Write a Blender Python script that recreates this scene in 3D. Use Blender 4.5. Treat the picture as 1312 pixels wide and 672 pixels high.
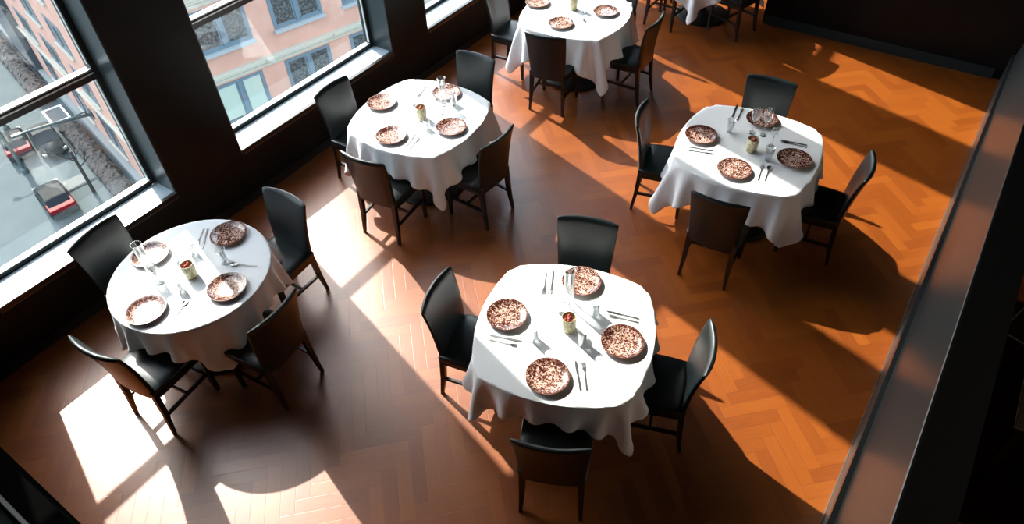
import bpy, bmesh, math, random
import numpy as np
from mathutils import Vector, Matrix, Euler, noise

for o in list(bpy.data.objects): bpy.data.objects.remove(o, do_unlink=True)
scene = bpy.context.scene
C = scene.collection
R = math.radians
PI = math.pi

# ------------------------------------------------------------------ camera, sky, sun, exposure
F_PX, PITCH, ROLL, CAM_H = 878.29, 0.795059, -0.049357, 4.0943
cam_data = bpy.data.cameras.new('camera')
cam_data.sensor_fit = 'HORIZONTAL'; cam_data.sensor_width = 36.0
cam_data.lens = F_PX * 36.0 / 1312.0
cam_data.clip_start = 0.05; cam_data.clip_end = 500
cam = bpy.data.objects.new('camera', cam_data); C.objects.link(cam)
_ct, _st = math.cos(PITCH), math.sin(PITCH); _c, _s = math.cos(ROLL), math.sin(ROLL)
_fw = Vector((0, _ct, -_st)); _up = Vector((0, _st, _ct)); _ex = Vector((1, 0, 0))
_r = _c * _ex + _s * _up; _u = -_s * _ex + _c * _up
cam.matrix_world = Matrix(((_r.x, _u.x, -_fw.x, 0), (_r.y, _u.y, -_fw.y, 0), (_r.z, _u.z, -_fw.z, CAM_H), (0, 0, 0, 1)))
scene.camera = cam

SUN_AZ, SUN_EL = 127.5, 39.0
world = bpy.data.worlds.new('world'); scene.world = world; world.use_nodes = True
wn = world.node_tree; wn.nodes.clear()
sky = wn.nodes.new('ShaderNodeTexSky'); sky.sky_type = 'NISHITA'; sky.sun_disc = False
sky.sun_elevation = R(SUN_EL); sky.sun_rotation = R(90 - SUN_AZ); sky.air_density = 1.0; sky.dust_density = 3.0; sky.ozone_density = 1.0
mixw = wn.nodes.new('ShaderNodeMixRGB'); mixw.inputs[0].default_value = 0.55
mixw.inputs[2].default_value = (4.2, 4.9, 5.4, 1)
bg = wn.nodes.new('ShaderNodeBackground'); bg.inputs['Strength'].default_value = 0.60
wo = wn.nodes.new('ShaderNodeOutputWorld')
wn.links.new(sky.outputs[0], mixw.inputs[1]); wn.links.new(mixw.outputs[0], bg.inputs[0]); wn.links.new(bg.outputs[0], wo.inputs[0])

sd_ = bpy.data.lights.new('sun', 'SUN'); sd_.energy = 6.5; sd_.angle = R(0.6); sd_.color = (1.0, 0.93, 0.82)
sun = bpy.data.objects.new('sun', sd_); C.objects.link(sun)
_d = Vector((math.cos(R(SUN_AZ)) * math.cos(R(SUN_EL)), math.sin(R(SUN_AZ)) * math.cos(R(SUN_EL)), math.sin(R(SUN_EL))))
sun.rotation_euler = _d.to_track_quat('Z', 'Y').to_euler(); sun.location = (-8, 10, 12)

scene.view_settings.view_transform = 'Standard'
scene.view_settings.look = 'None'
scene.view_settings.exposure = 0.85
scene.view_settings.gamma = 1.0
scene.view_settings.use_curve_mapping = False

# ------------------------------------------------------------------ materials
def mat(name, col=(.5, .5, .5), rough=.5, metal=0., **kw):
    m = bpy.data.materials.new(name); m.use_nodes = True
    b = m.node_tree.nodes['Principled BSDF']
    b.inputs['Base Color'].default_value = (*col, 1); b.inputs['Roughness'].default_value = rough; b.inputs['Metallic'].default_value = metal
    for k, v in kw.items(): b.inputs[k.replace('_', ' ')].default_value = v
    return m
def nodes(m): return m.node_tree, m.node_tree.nodes['Principled BSDF']
def add(nt, typ, **kw):
    n = nt.nodes.new(typ)
    for k, v in kw.items(): setattr(n, k, v)
    return n
def noise_tint(m, c1, c2, scale=5., detail=4., coord='Object', stretch=(1, 1, 1), lo=.35, hi=.65, bump=0.0, rough=None):
    nt, b = nodes(m)
    tc = add(nt, 'ShaderNodeTexCoord'); mp = add(nt, 'ShaderNodeMapping'); mp.inputs['Scale'].default_value = stretch
    nz = add(nt, 'ShaderNodeTexNoise'); nz.inputs['Scale'].default_value = scale; nz.inputs['Detail'].default_value = detail
    cr = add(nt, 'ShaderNodeValToRGB'); e = cr.color_ramp.elements
    e[0].position = lo; e[0].color = (*c1, 1); e[1].position = hi; e[1].color = (*c2, 1)
    L = nt.links.new
    L(tc.outputs[coord], mp.inputs[0]); L(mp.outputs[0], nz.inputs['Vector']); L(nz.outputs[0], cr.inputs[0]); L(cr.outputs[0], b.inputs['Base Color'])
    if bump:
        bp = add(nt, 'ShaderNodeBump'); bp.inputs['Strength'].default_value = bump; bp.inputs['Distance'].default_value = .01
        L(nz.outputs[0], bp.inputs['Height']); L(bp.outputs[0], b.inputs['Normal'])
    return m

def math_node(nt, op, a, b=None, c=None):
    n = nt.nodes.new('ShaderNodeMath'); n.operation = op
    for i, v in enumerate((a, b, c)):
        if v is None: continue
        if isinstance(v, (int, float)): n.inputs[i].default_value = v
        else: nt.links.new(v, n.inputs[i])
    return n.outputs[0]

def floor_material():
    m = mat('herringbone_oak', rough=.3); nt, b = nodes(m); L = nt.links.new
    M = lambda op, a, b_=None, c_=None: math_node(nt, op, a, b_, c_)
    PW, N_ = 0.092, 5
    tc = add(nt, 'ShaderNodeTexCoord'); mp = add(nt, 'ShaderNodeMapping')
    mp.inputs['Rotation'].default_value = (0, 0, R(-8.7)); mp.inputs['Scale'].default_value = (1 / PW, 1 / PW, 1)
    L(tc.outputs['Object'], mp.inputs[0])
    sx = add(nt, 'ShaderNodeSeparateXYZ'); L(mp.outputs[0], sx.inputs[0])
    x = M('ADD', sx.outputs[0], 500.0); y = M('ADD', sx.outputs[1], 500.0)
    i = M('FLOOR', x); j = M('FLOOR', y); fx = M('FRACT', x); fy = M('FRACT', y)
    k = M('FLOORED_MODULO', M('SUBTRACT', i, j), 2 * N_)
    k = M('ROUND', k)
    isv = M('GREATER_THAN', k, N_ - .5)
    # horizontal
    hu = M('DIVIDE', M('ADD', k, fx), N_); hv = fy; hidx = M('SUBTRACT', i, k); hidy = j
    o2 = M('SUBTRACT', 2 * N_ - 1, k)
    vu = M('DIVIDE', M('ADD', o2, fy), N_); vv = fx; vidx = i; vidy = M('ADD', M('SUBTRACT', j, o2), .37)
    def mx(a, b_): return M('ADD', M('MULTIPLY', a, M('SUBTRACT', 1, isv)), M('MULTIPLY', b_, isv))
    u = mx(hu, vu); v = mx(hv, vv); ix = mx(hidx, vidx); iy = mx(hidy, vidy)
    cid = add(nt, 'ShaderNodeCombineXYZ'); L(ix, cid.inputs[0]); L(iy, cid.inputs[1]); L(isv, cid.inputs[2])
    wn_ = add(nt, 'ShaderNodeTexWhiteNoise'); L(cid.outputs[0], wn_.inputs['Vector'])
    # grain
    gv = add(nt, 'ShaderNodeCombineXYZ'); L(M('MULTIPLY', u, 2.2), gv.inputs[0]); L(M('MULTIPLY', v, 7.0), gv.inputs[1]); L(M('MULTIPLY', wn_.outputs[0], 60), gv.inputs[2])
    gn = add(nt, 'ShaderNodeTexNoise'); gn.inputs['Scale'].default_value = 1.6; gn.inputs['Detail'].default_value = 7; gn.inputs['Roughness'].default_value = .62; L(gv.outputs[0], gn.inputs['Vector'])
    # gaps
    du = M('MULTIPLY', M('MINIMUM', u, M('SUBTRACT', 1, u)), N_); dv = M('MINIMUM', v, M('SUBTRACT', 1, v))
    dd = M('MINIMUM', du, dv); gap = M('SUBTRACT', 1, M('SMOOTH_MIN', M('MULTIPLY', dd, 30), 1.0, .2))
    gap = M('MAXIMUM', gap, 0.0)
    fac = M('ADD', M('MULTIPLY', wn_.outputs[0], .37), M('MULTIPLY', gn.outputs[0], .63))
    cr = add(nt, 'ShaderNodeValToRGB'); e = cr.color_ramp.elements
    e[0].position = .2; e[0].color = (.195, .039, .002, 1); e[1].position = .85; e[1].color = (.36, .093, .007, 1)
    e2 = cr.color_ramp.elements.new(.5); e2.color = (.28, .064, .004, 1)
    L(fac, cr.inputs[0])
    mg = add(nt, 'ShaderNodeMixRGB'); mg.inputs[2].default_value = (.12, .028, .005, 1); L(M('MULTIPLY', gap, .5), mg.inputs[0]); L(cr.outputs[0], mg.inputs[1])
    L(mg.outputs[0], b.inputs['Base Color'])
    rr = M('ADD', .29, M('MULTIPLY', gn.outputs[0], .16)); L(rr, b.inputs['Roughness'])
    bp = add(nt, 'ShaderNodeBump'); bp.inputs['Strength'].default_value = .18; bp.inputs['Distance'].default_value = .002
    L(M('SUBTRACT', M('MULTIPLY', gn.outputs[0], .4), gap), bp.inputs['Height']); L(bp.outputs[0], b.inputs['Normal'])
    b.inputs['Specular IOR Level'].default_value = .95
    return m
M_floor = floor_material()
M_wall = noise_tint(mat('black_wall_paint', rough=.38), (.006, .006, .0055), (.009, .0085, .008), 3.0)
nodes(M_wall)[1].inputs['Specular IOR Level'].default_value = .13
M_jamb = mat('dark_slate_paint', (.018, .028, .031), .32)
M_ceil = mat('dark_ceiling', (.02, .02, .02), .7)
M_sill = noise_tint(mat('pale_sill_stone', rough=.28), (.36, .43, .47), (.41, .48, .52), 8.0)
M_lip = mat('black_sill_nosing', (.006, .006, .006), .3)
M_frame = mat('black_window_frame', (.012, .013, .013), .3)
M_bead = mat('brushed_aluminium_bead', (.75, .77, .78), .35, .6)
M_dead = mat('matt_black_panel', (.0025, .0025, .0025), .9, Specular_IOR_Level=0.0)
M_line = mat('thin_metal_edge', (.22, .21, .19), .35, .8)
M_part = mat('smoked_metal_panel', (.075, .085, .088), .30, .55)
M_cap = mat('black_cap', (.003, .003, .003), .6, Specular_IOR_Level=.12)
M_leather = noise_tint(mat('black_leather', rough=.36), (.005, .009, .010), (.007, .012, .013), 40, bump=.05)
nodes(M_leather)[1].inputs['Specular IOR Level'].default_value = .42
M_leg = mat('black_lacquered_wood', (.010, .008, .007), .35)
M_cloth = noise_tint(mat('white_linen', rough=.8), (.86, .88, .90), (.89, .91, .93), 300, bump=.03)
nodes(M_cloth)[1].inputs['Sheen Weight'].default_value = .15
M_base = mat('black_cast_iron', (.012, .013, .014), .42, .3)
M_steel = mat('polished_steel', (.45, .45, .45), .28, 1.0)
M_berry = noise_tint(mat('dark_red_petals', rough=.45), (.22, .012, .008), (.45, .07, .04), 30)

def glass_material(name, tint=(.95, .97, .97), ior=1.5, gain=1.0, rough=0.0):
    m = bpy.data.materials.new(name); m.use_nodes = True; nt = m.node_tree; nt.nodes.clear()
    out = add(nt, 'ShaderNodeOutputMaterial'); tr = add(nt, 'ShaderNodeBsdfTransparent'); tr.inputs[0].default_value = (*tint, 1)
    gl = add(nt, 'ShaderNodeBsdfGlossy'); gl.inputs['Roughness'].default_value = rough; gl.inputs['Color'].default_value = (1, 1, 1, 1)
    lw = add(nt, 'ShaderNodeLayerWeight'); lw.inputs[0].default_value = .5
    r0 = ((ior - 1) / (ior + 1)) ** 2
    fres = math_node(nt, 'ADD', math_node(nt, 'MULTIPLY', math_node(nt, 'POWER', lw.outputs['Facing'], 5.0), 1 - r0), r0)
    mx = add(nt, 'ShaderNodeMixShader'); L = nt.links.new
    mu = math_node(nt, 'MINIMUM', math_node(nt, 'MULTIPLY', fres, gain), 1.0)
    L(mu, mx.inputs[0]); L(tr.outputs[0], mx.inputs[1]); L(gl.outputs[0], mx.inputs[2]); L(mx.outputs[0], out.inputs[0])
    return m
M_glass = glass_material('clear_table_glass', (.94, .955, .96), 1.5, 3.2)
M_pane = glass_material('window_glass', (.93, .955, .96), 1.5, .8)

def plate_material():
    m = mat('marbled_plate_glaze', rough=.22); nt, b = nodes(m); L = nt.links.new
    tc = add(nt, 'ShaderNodeTexCoord'); oi = add(nt, 'ShaderNodeObjectInfo')
    off = add(nt, 'ShaderNodeVectorMath', operation='ADD'); cb = add(nt, 'ShaderNodeCombineXYZ')
    L(math_node(nt, 'MULTIPLY', oi.outputs['Random'], 40), cb.inputs[0]); L(math_node(nt, 'MULTIPLY', oi.outputs['Random'], 17), cb.inputs[1])
    L(tc.outputs['Object'], off.inputs[0]); L(cb.outputs[0], off.inputs[1])
    n1 = add(nt, 'ShaderNodeTexNoise'); n1.inputs['Scale'].default_value = 34; n1.inputs['Detail'].default_value = 3; n1.inputs['Distortion'].default_value = 2.6; L(off.outputs[0], n1.inputs['Vector'])
    n2 = add(nt, 'ShaderNodeTexNoise'); n2.inputs['Scale'].default_value = 9; n2.inputs['Detail'].default_value = 2; L(off.outputs[0], n2.inputs['Vector'])
    sx = add(nt, 'ShaderNodeSeparateXYZ'); L(tc.outputs['Object'], sx.inputs[0])
    M = lambda op, a, b_=None: math_node(nt, op, a, b_)
    r = M('SQRT', M('ADD', M('MULTIPLY', sx.outputs[0], sx.outputs[0]), M('MULTIPLY', sx.outputs[1], sx.outputs[1])))
    # rim slightly denser brown
    rim = M('MULTIPLY', M('MAXIMUM', M('SUBTRACT', r, .085), 0.0), 1.6)
    edge = M('GREATER_THAN', r, .1415)
    f = M('ADD', M('SUBTRACT', n1.outputs[0], rim), M('MULTIPLY', M('SUBTRACT', n2.outputs[0], .5), .25))
    cr = add(nt, 'ShaderNodeValToRGB'); e = cr.color_ramp.elements; cr.color_ramp.interpolation = 'LINEAR'
    e[0].position = .40; e[0].color = (.06, .014, .010, 1); e[1].position = .62; e[1].color = (.68, .53, .47, 1)
    a = e.new(.475); a.color = (.15, .045, .026, 1); a = e.new(.52); a.color = (.48, .27, .20, 1)
    L(f, cr.inputs[0])
    mx = add(nt, 'ShaderNodeMixRGB'); mx.inputs[2].default_value = (.22, .10, .07, 1); L(edge, mx.inputs[0]); L(cr.outputs[0], mx.inputs[1]); L(mx.outputs[0], b.inputs['Base Color'])
    b.inputs['Coat Weight'].default_value = .3; b.inputs['Coat Roughness'].default_value = .1
    return m
M_plate = plate_material()

def jar_material():
    m = mat('cream_mosaic_glass', rough=.3); nt, b = nodes(m); L = nt.links.new
    tc = add(nt, 'ShaderNodeTexCoord'); vo = add(nt, 'ShaderNodeTexVoronoi'); vo.feature = 'F1'; vo.inputs['Scale'].default_value = 90; L(tc.outputs['Object'], vo.inputs['Vector'])
    cr = add(nt, 'ShaderNodeValToRGB'); e = cr.color_ramp.elements; e[0].position = .15; e[0].color = (.72, .66, .42, 1); e[1].position = .8; e[1].color = (.30, .27, .14, 1)
    L(vo.outputs['Distance'], cr.inputs[0]); L(cr.outputs[0], b.inputs['Base Color'])
    return m
M_jar = jar_material()

# exterior
M_street = noise_tint(mat('pale_grey_street', rough=.85), (.075, .094, .098), (.088, .106, .110), .35, 6)
nodes(M_street)[1].inputs['Specular IOR Level'].default_value = .1
M_stucco = noise_tint(mat('salmon_stucco', rough=.9), (.40, .215, .16), (.45, .255, .195), 1.2, 6)
M_cream = mat('cream_stone', (.37, .35, .285), .8)
M_blue = mat('blue_grey_painted_wood', (.09, .13, .16), .5)
M_bluedark = mat('slate_blue_cladding', (.035, .052, .065), .5)
M_dpane = noise_tint(mat('speckled_dark_pane', rough=.15), (.03, .033, .033), (.14, .14, .135), 9, 8, lo=.42, hi=.75)  # speckles in the pane colour stand in for reflections
M_curtain = mat('pale_green_blind', (.30, .35, .295), .8)
M_hedge = noise_tint(mat('brown_winter_hedge', rough=.95), (.035, .032, .028), (.135, .115, .10), 16, 8, lo=.4, hi=.62)
M_bark = mat('dark_bark', (.035, .035, .035), .9)
M_steelpost = mat('grey_green_post_paint', (.05, .075, .075), .5)
M_carblack = mat('black_car_paint', (.012, .016, .018), .5, Specular_IOR_Level=.04)
M_carred = mat('red_car_paint', (.16, .008, .012), .5, Specular_IOR_Level=.1)
M_carglass = mat('car_window', (.02, .025, .03), .5, Specular_IOR_Level=.04)
M_carlight = mat('pale_car_lamp', (.25, .26, .26), .5)
M_tyre = mat('tyre_rubber', (.01, .01, .01), .8)
M_grate = mat('dark_grate_iron', (.07, .085, .09), .7)

# ------------------------------------------------------------------ helpers
def link(name, bm, m, parent=None, smooth=False, loc=None, rot=None):
    me = bpy.data.meshes.new(name); bm.normal_update(); bm.to_mesh(me); bm.free()
    if isinstance(m, (list, tuple)):
        for x in m: me.materials.append(x)
    else: me.materials.append(m)
    if smooth:
        for p in me.polygons: p.use_smooth = True
    o = bpy.data.objects.new(name, me); C.objects.link(o)
    if parent is not None: o.parent = parent
    if loc is not None: o.location = loc
    if rot is not None: o.rotation_euler = rot
    return o
def tag(o, label=None, cat=None, group=None, kind=None):
    if label: o['label'] = label
    if cat: o['category'] = cat
    if group: o['group'] = group
    if kind: o['kind'] = kind
    return o
def thing(name, loc=(0, 0, 0), rz=0., **kw):
    o = bpy.data.objects.new(name, None); o.empty_display_size = .1; C.objects.link(o); o.location = loc; o.rotation_euler = (0, 0, rz)
    return tag(o, **kw)
def copy_tree(o, parent=None):
    c = o.copy(); C.objects.link(c)
    if parent is not None: c.parent = parent
    for ch in list(o.children): copy_tree(ch, c)
    return c
def box(bm, x0, x1, y0, y1, z0, z1, mi=0):
    vs = [bm.verts.new((x, y, z)) for z in (z0, z1) for y in (y0, y1) for x in (x0, x1)]
    for f in ((0, 2, 3, 1), (4, 5, 7, 6), (0, 1, 5, 4), (2, 6, 7, 3), (0, 4, 6, 2), (1, 3, 7, 5)):
        bm.faces.new([vs[i] for i in f]).material_index = mi
def bevel(bm, w, seg=2):
    bmesh.ops.bevel(bm, geom=list(bm.edges), offset=w, segments=seg, affect='EDGES', profile=.5, clamp_overlap=True)
def bar(bm, a, b, w0, w1, d0=None, d1=None, up=(0, 0, 1)):
    """tapered rectangular bar from a to b"""
    a = Vector(a); b = Vector(b); ax = (b - a).normalized(); up = Vector(up)
    if abs(ax.dot(up)) > .95: up = Vector((0, 1, 0))
    s = ax.cross(up).normalized(); t = s.cross(ax).normalized(); d0 = d0 or w0; d1 = d1 or w1
    ra = [bm.verts.new(a + s * x * w0 / 2 + t * y * d0 / 2) for x, y in ((-1, -1), (1, -1), (1, 1), (-1, 1))]
    rb = [bm.verts.new(b + s * x * w1 / 2 + t * y * d1 / 2) for x, y in ((-1, -1), (1, -1), (1, 1), (-1, 1))]
    for i in range(4): bm.faces.new((ra[i], ra[(i + 1) % 4], rb[(i + 1) % 4], rb[i]))
    bm.faces.new(ra[::-1]); bm.faces.new(rb)
def tube(bm, pts, rad, seg=8):
    pts = [Vector(p) for p in pts]; rings = []
    for i, p in enumerate(pts):
        d = (pts[min(i + 1, len(pts) - 1)] - pts[max(i - 1, 0)]).normalized()
        ref = Vector((0, 0, 1)) if abs(d.z) < .9 else Vector((1, 0, 0))
        s = d.cross(ref).normalized(); t = s.cross(d)
        r = rad[i] if isinstance(rad, (list, tuple)) else rad
        rings.append([bm.verts.new(p + (s * math.cos(2 * PI * k / seg) + t * math.sin(2 * PI * k / seg)) * r) for k in range(seg)])
    for a, b in zip(rings, rings[1:]):
        for k in range(seg): bm.faces.new((a[k], a[(k + 1) % seg], b[(k + 1) % seg], b[k]))
    bm.faces.new(rings[0][::-1]); bm.faces.new(rings[-1])
def lathe(bm, prof, seg=40, outline=None):
    """prof: (r,z) list, closed at the axis when r==0"""
    rings = []
    for r, z in prof:
        if r < 1e-6: rings.append([bm.verts.new((0, 0, z))]); continue
        ring = []
        for k in range(seg):
            a = 2 * PI * k / seg; rr = r * (outline(a) if outline else 1)
            ring.append(bm.verts.new((rr * math.cos(a), rr * math.sin(a), z)))
        rings.append(ring)
    for a, b in zip(rings, rings[1:]):
        if len(a) == 1 and len(b) == 1: continue
        for k in range(seg):
            k2 = (k + 1) % seg
            if len(a) == 1: bm.faces.new((a[0], b[k2], b[k]))
            elif len(b) == 1: bm.faces.new((a[k], a[k2], b[0]))
            else: bm.faces.new((a[k], a[k2], b[k2], b[k]))
    bmesh.ops.recalc_face_normals(bm, faces=bm.faces)

# wall frame: x = along the window wall (s), y = -distance into the room (-d)
P0 = Vector((-3.6, 3.35, 0)); WA = R(53.7)
Wd = Vector((math.cos(WA), math.sin(WA), 0)); Nd = Vector((math.sin(WA), -math.cos(WA), 0))
def W(s, d, z=0.): return P0 + Wd * s + Nd * d + Vector((0, 0, z))
WROT = (0, 0, WA)
def wlink(name, bm, m, **kw):
    o = link(name, bm, m, loc=P0, rot=WROT); o['kind'] = 'structure'; return tag(o, **kw)
def wbox(bm, s0, s1, d0, d1, z0, z1, mi=0): box(bm, s0, s1, -d1, -d0, z0, z1, mi)

# ------------------------------------------------------------------ room shell
S0, S1, D1, HC = -3.2, 10.8, 9.0, 5.5
SILL, HEAD, TH = .53, 5.05, .38
WIN = [(-.10, 1.43), (2.10, 4.15), (4.72, 7.12), (7.88, 9.9)]
bm = bmesh.new(); wbox(bm, S0 - .4, S1 + .4, -TH, D1 + .3, -.2, 0)
me_floor = link('floor', bm, M_floor); me_floor.location = P0; me_floor.rotation_euler = WROT; me_floor['kind'] = 'structure'
# herringbone mapping works in the floor's own frame: planks lie at 45 degrees to the wall
nodes(M_floor)[0].nodes['Mapping'].inputs['Rotation'].default_value = (0, 0, R(45))
bm = bmesh.new(); wbox(bm, S0 - .4, S1 + .4, -TH, D1 + .3, HC, HC + .2); wlink('ceiling', bm, M_ceil)
# window wall: apron, pillars, header (one continuous wall)
bm = bmesh.new()
wbox(bm, S0, S1, -TH, 0, 0, SILL - .035)
edges = [S0] + [v for w in WIN for v in w] + [S1]
for a, b in zip(edges[::2], edges[1::2]): wbox(bm, a, b, -TH, 0, SILL - .035, HEAD)
wbox(bm, S0, S1, -TH, 0, HEAD, HC)
wlink('wall_left', bm, M_wall)
# slate jamb linings, proper reveals 12 mm thick
for i, (a, b) in enumerate(WIN):
    bm = bmesh.new()
    wbox(bm, a, a + .012, -.27, -.002, SILL, HEAD); wbox(bm, b - .012, b, -.27, -.002, SILL, HEAD); wbox(bm, a + .012, b - .012, -.27, -.002, HEAD - .012, HEAD)
    wlink('trim_%d' % (i + 1), bm, M_jamb)
# sills
for i, (a, b) in enumerate(WIN):
    bm = bmesh.new(); wbox(bm, a + .001, b - .001, -.265, -.03, SILL - .034, SILL)
    o = wlink('trim_%d' % (i + 5), bm, M_sill)
    bm = bmesh.new(); wbox(bm, a, b, -.03, .012, SILL - .034, SILL + .001); bevel(bm, .003)
    l = link('nosing', bm, M_lip, parent=o)
    bm = bmesh.new(); wbox(bm, a + .02, b, .0, .014, SILL - .045, SILL - .040); link('highlight_strip', bm, M_line, parent=o)  # lighter strip stands in for the highlight under the nosing
# windows: frame, rails, beads and panes
for i, (a, b) in enumerate(WIN):
    root = thing('window_%d' % (i + 1), loc=P0, rz=WA); root['kind'] = 'structure'
    bm = bmesh.new(); f = .05
    y0, y1 = -.345, -.27
    wbox(bm, a, a + f, y0, y1, SILL, HEAD); wbox(bm, b - f, b, y0, y1, SILL, HEAD)
    wbox(bm, a + f, b - f, y0, y1, SILL - .03, SILL + .03); wbox(bm, a + f, b - f, y0, y1, HEAD - .06, HEAD)
    wbox(bm, a + f, b - f, -.325, -.272, 1.530, 1.60)
    wbox(bm, a + f, b - f, y0, y1 + .01, 3.30, 3.40)
    link('window_frame', bm, M_frame, parent=root)
    bm = bmesh.new()
    for z in (SILL + .03, 1.60, 3.40):
        wbox(bm, a + f, b - f, -.300, -.276, z, z + .012)
        wbox(bm, a + f + .01, b - f - .01, -.325, -.301, z, z + .018)
    for s in (a + f, b - f - .008):
        wbox(bm, s, s + .008, -.296, -.276, SILL + .06, 1.53)
        wbox(bm, s, s + .008, -.296, -.276, 1.65, 3.30)
    wbox(bm, a + f, b - f, -.272, -.262, 1.580, 1.588)
    link('glazing_bead', bm, M_bead, parent=root)
    for z0, z1 in ((SILL + .05, 1.53), (1.61, 3.30), (3.42, HEAD - .06)):
        bm = bmesh.new(); wbox(bm, a + f + .002, b - f - .002, -.320, -.312, z0, z1); link('pane', bm, M_pane, parent=root)

# back wall segment (dark), baseboard
BW = 7.78
bm = bmesh.new(); wbox(bm, BW, BW + .25, 2.78, D1, 0, HC); wlink('wall_back', bm, M_wall)
bm = bmesh.new(); wbox(bm, BW - .022, BW, 2.80, 5.33, 0, .11); wbox(bm, BW - .03, BW, 2.80, 5.33, .0, .018); wlink('baseboard_back', bm, M_jamb)
bm = bmesh.new(); wbox(bm, S1, S1 + .25, -TH, D1, 0, HC); wlink('wall_far', bm, M_wall)
bm = bmesh.new(); wbox(bm, S0 - .25, S0, -TH, D1, 0, HC); wlink('wall_near', bm, M_wall)
bm = bmesh.new(); wbox(bm, S0, S1, D1, D1 + .25, 0, HC); wlink('wall_right', bm, M_wall)
bm = bmesh.new()
for a, b in ((-.62, BW - .03),): wbox(bm, a, b, 0, .016, 0, .09)
wlink('baseboard_left', bm, M_lip)
# unseen strips added high in two windows to block part of the sun
M_shade_strip = mat('dark_shade_strip', (.03, .03, .035), .9)
for sa, sb, za, lab in ((5.08, 5.72, 2.95, 'dark sun-blocking strip added unseen in the upper part of the third window'), (2.06, 2.31, 3.15, 'dark sun-blocking strip added unseen at the left edge of the middle window')):
    bm = bmesh.new(); n = 22; rows = []
    for zi in range(13):
        z = za + (HEAD - .02 - za) * zi / 12
        rows.append([bm.verts.new((sa + (sb - sa) * k / n, -.06 + .018 * math.sin(k * 1.6), z)) for k in range(n + 1)])
    for a, b in zip(rows, rows[1:]):
        for k in range(n): bm.faces.new((a[k], a[k + 1], b[k + 1], b[k]))
    bl = link('window_drape', bm, M_shade_strip, loc=P0, rot=WROT, smooth=True)
    bl.modifiers.new('s', 'SOLIDIFY').thickness = .004
    tag(bl, lab, 'curtain')

# ------------------------------------------------------------------ low partitions
def partition(name, A, B, h, lean, cap, label, s_axis=True):
    """A,B: floor end points of the room-side face; lean = top offset away from the room"""
    A = Vector(A); B = Vector(B); L_ = (B - A).length; ang = math.atan2(B.y - A.y, B.x - A.x)
    root = thing(name, loc=(A.x, A.y, 0), rz=ang, label=label, cat='partition')
    # local: x along, -y away from the room (to the right when walking A->B)
    def prism(nm, poly, m, x0=0., x1=None):
        bm = bmesh.new(); x1 = L_ if x1 is None else x1
        a = [bm.verts.new((x0, y, z)) for y, z in poly]; b = [bm.verts.new((x1, y, z)) for y, z in poly]
        n = len(poly)
        for k in range(n): bm.faces.new((a[k], a[(k + 1) % n], b[(k + 1) % n], b[k]))
        bm.faces.new(a[::-1]); bm.faces.new(b); bmesh.ops.recalc_face_normals(bm, faces=bm.faces)
        return link(nm, bm, m, parent=root)
    prism('plinth', [(0, 0), (0, .30), (-.028, .30), (-.05, 0)], M_part)
    prism('panel', [(-.05, .0), (-.028, .30), (-lean, h), (-lean - .02, h), (-.1, 0)], M_part)
    prism('core', [(-.101, 0), (-lean - .021, h - .001), (-lean - cap, h - .001), (-lean - cap, 0)], M_cap)
    prism('cap', [(-lean + .002, h), (-lean - .008, h + .006), (-lean - cap, h + .006), (-lean - cap, h)], M_cap)
    prism('edge_trim', [(-lean + .006, h - .008), (-lean + .006, h + .004), (-lean + .001, h + .007), (-lean + .0005, h - .008)], M_line)  # lighter strip drawn as the highlight along the top edge
    prism('floor_highlight', [(.0, 0), (.007, 0), (.004, .008), (0, .008)], M_line)  # lighter strip drawn as the highlight along the foot
    return root
pa, pb = W(-.3, 5.275), W(BW + 2.6, 5.45)
pb = W(BW - .01, 5.41)
partition('partition_wall', pa, pb, 1.25, .12, .22, 'long dark metal partition with a glossy face along the right of the room')
# short partition at the near-left corner
root = thing('low_wall', loc=P0, rz=WA, label='low black dividing wall crossing the bottom left corner of the view', cat='partition')
bm = bmesh.new(); wbox(bm, -.765, -.655, .02, 5.1, 0, 1.1); link('wall_panel', bm, M_dead, parent=root)
bm = bmesh.new(); wbox(bm, -.785, -.766, .02, 5.1, 0, 1.106); link('edge_trim', bm, mat('grey_edge_trim', (.12, .13, .135), .5, .3), parent=root)
bm = bmesh.new(); wbox(bm, -.95, -.786, .02, 5.1, 0, 1.06); link('ledge', bm, mat('blue_black_ledge', (.01, .016, .02), .6, Specular_IOR_Level=.1), parent=root)

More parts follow.
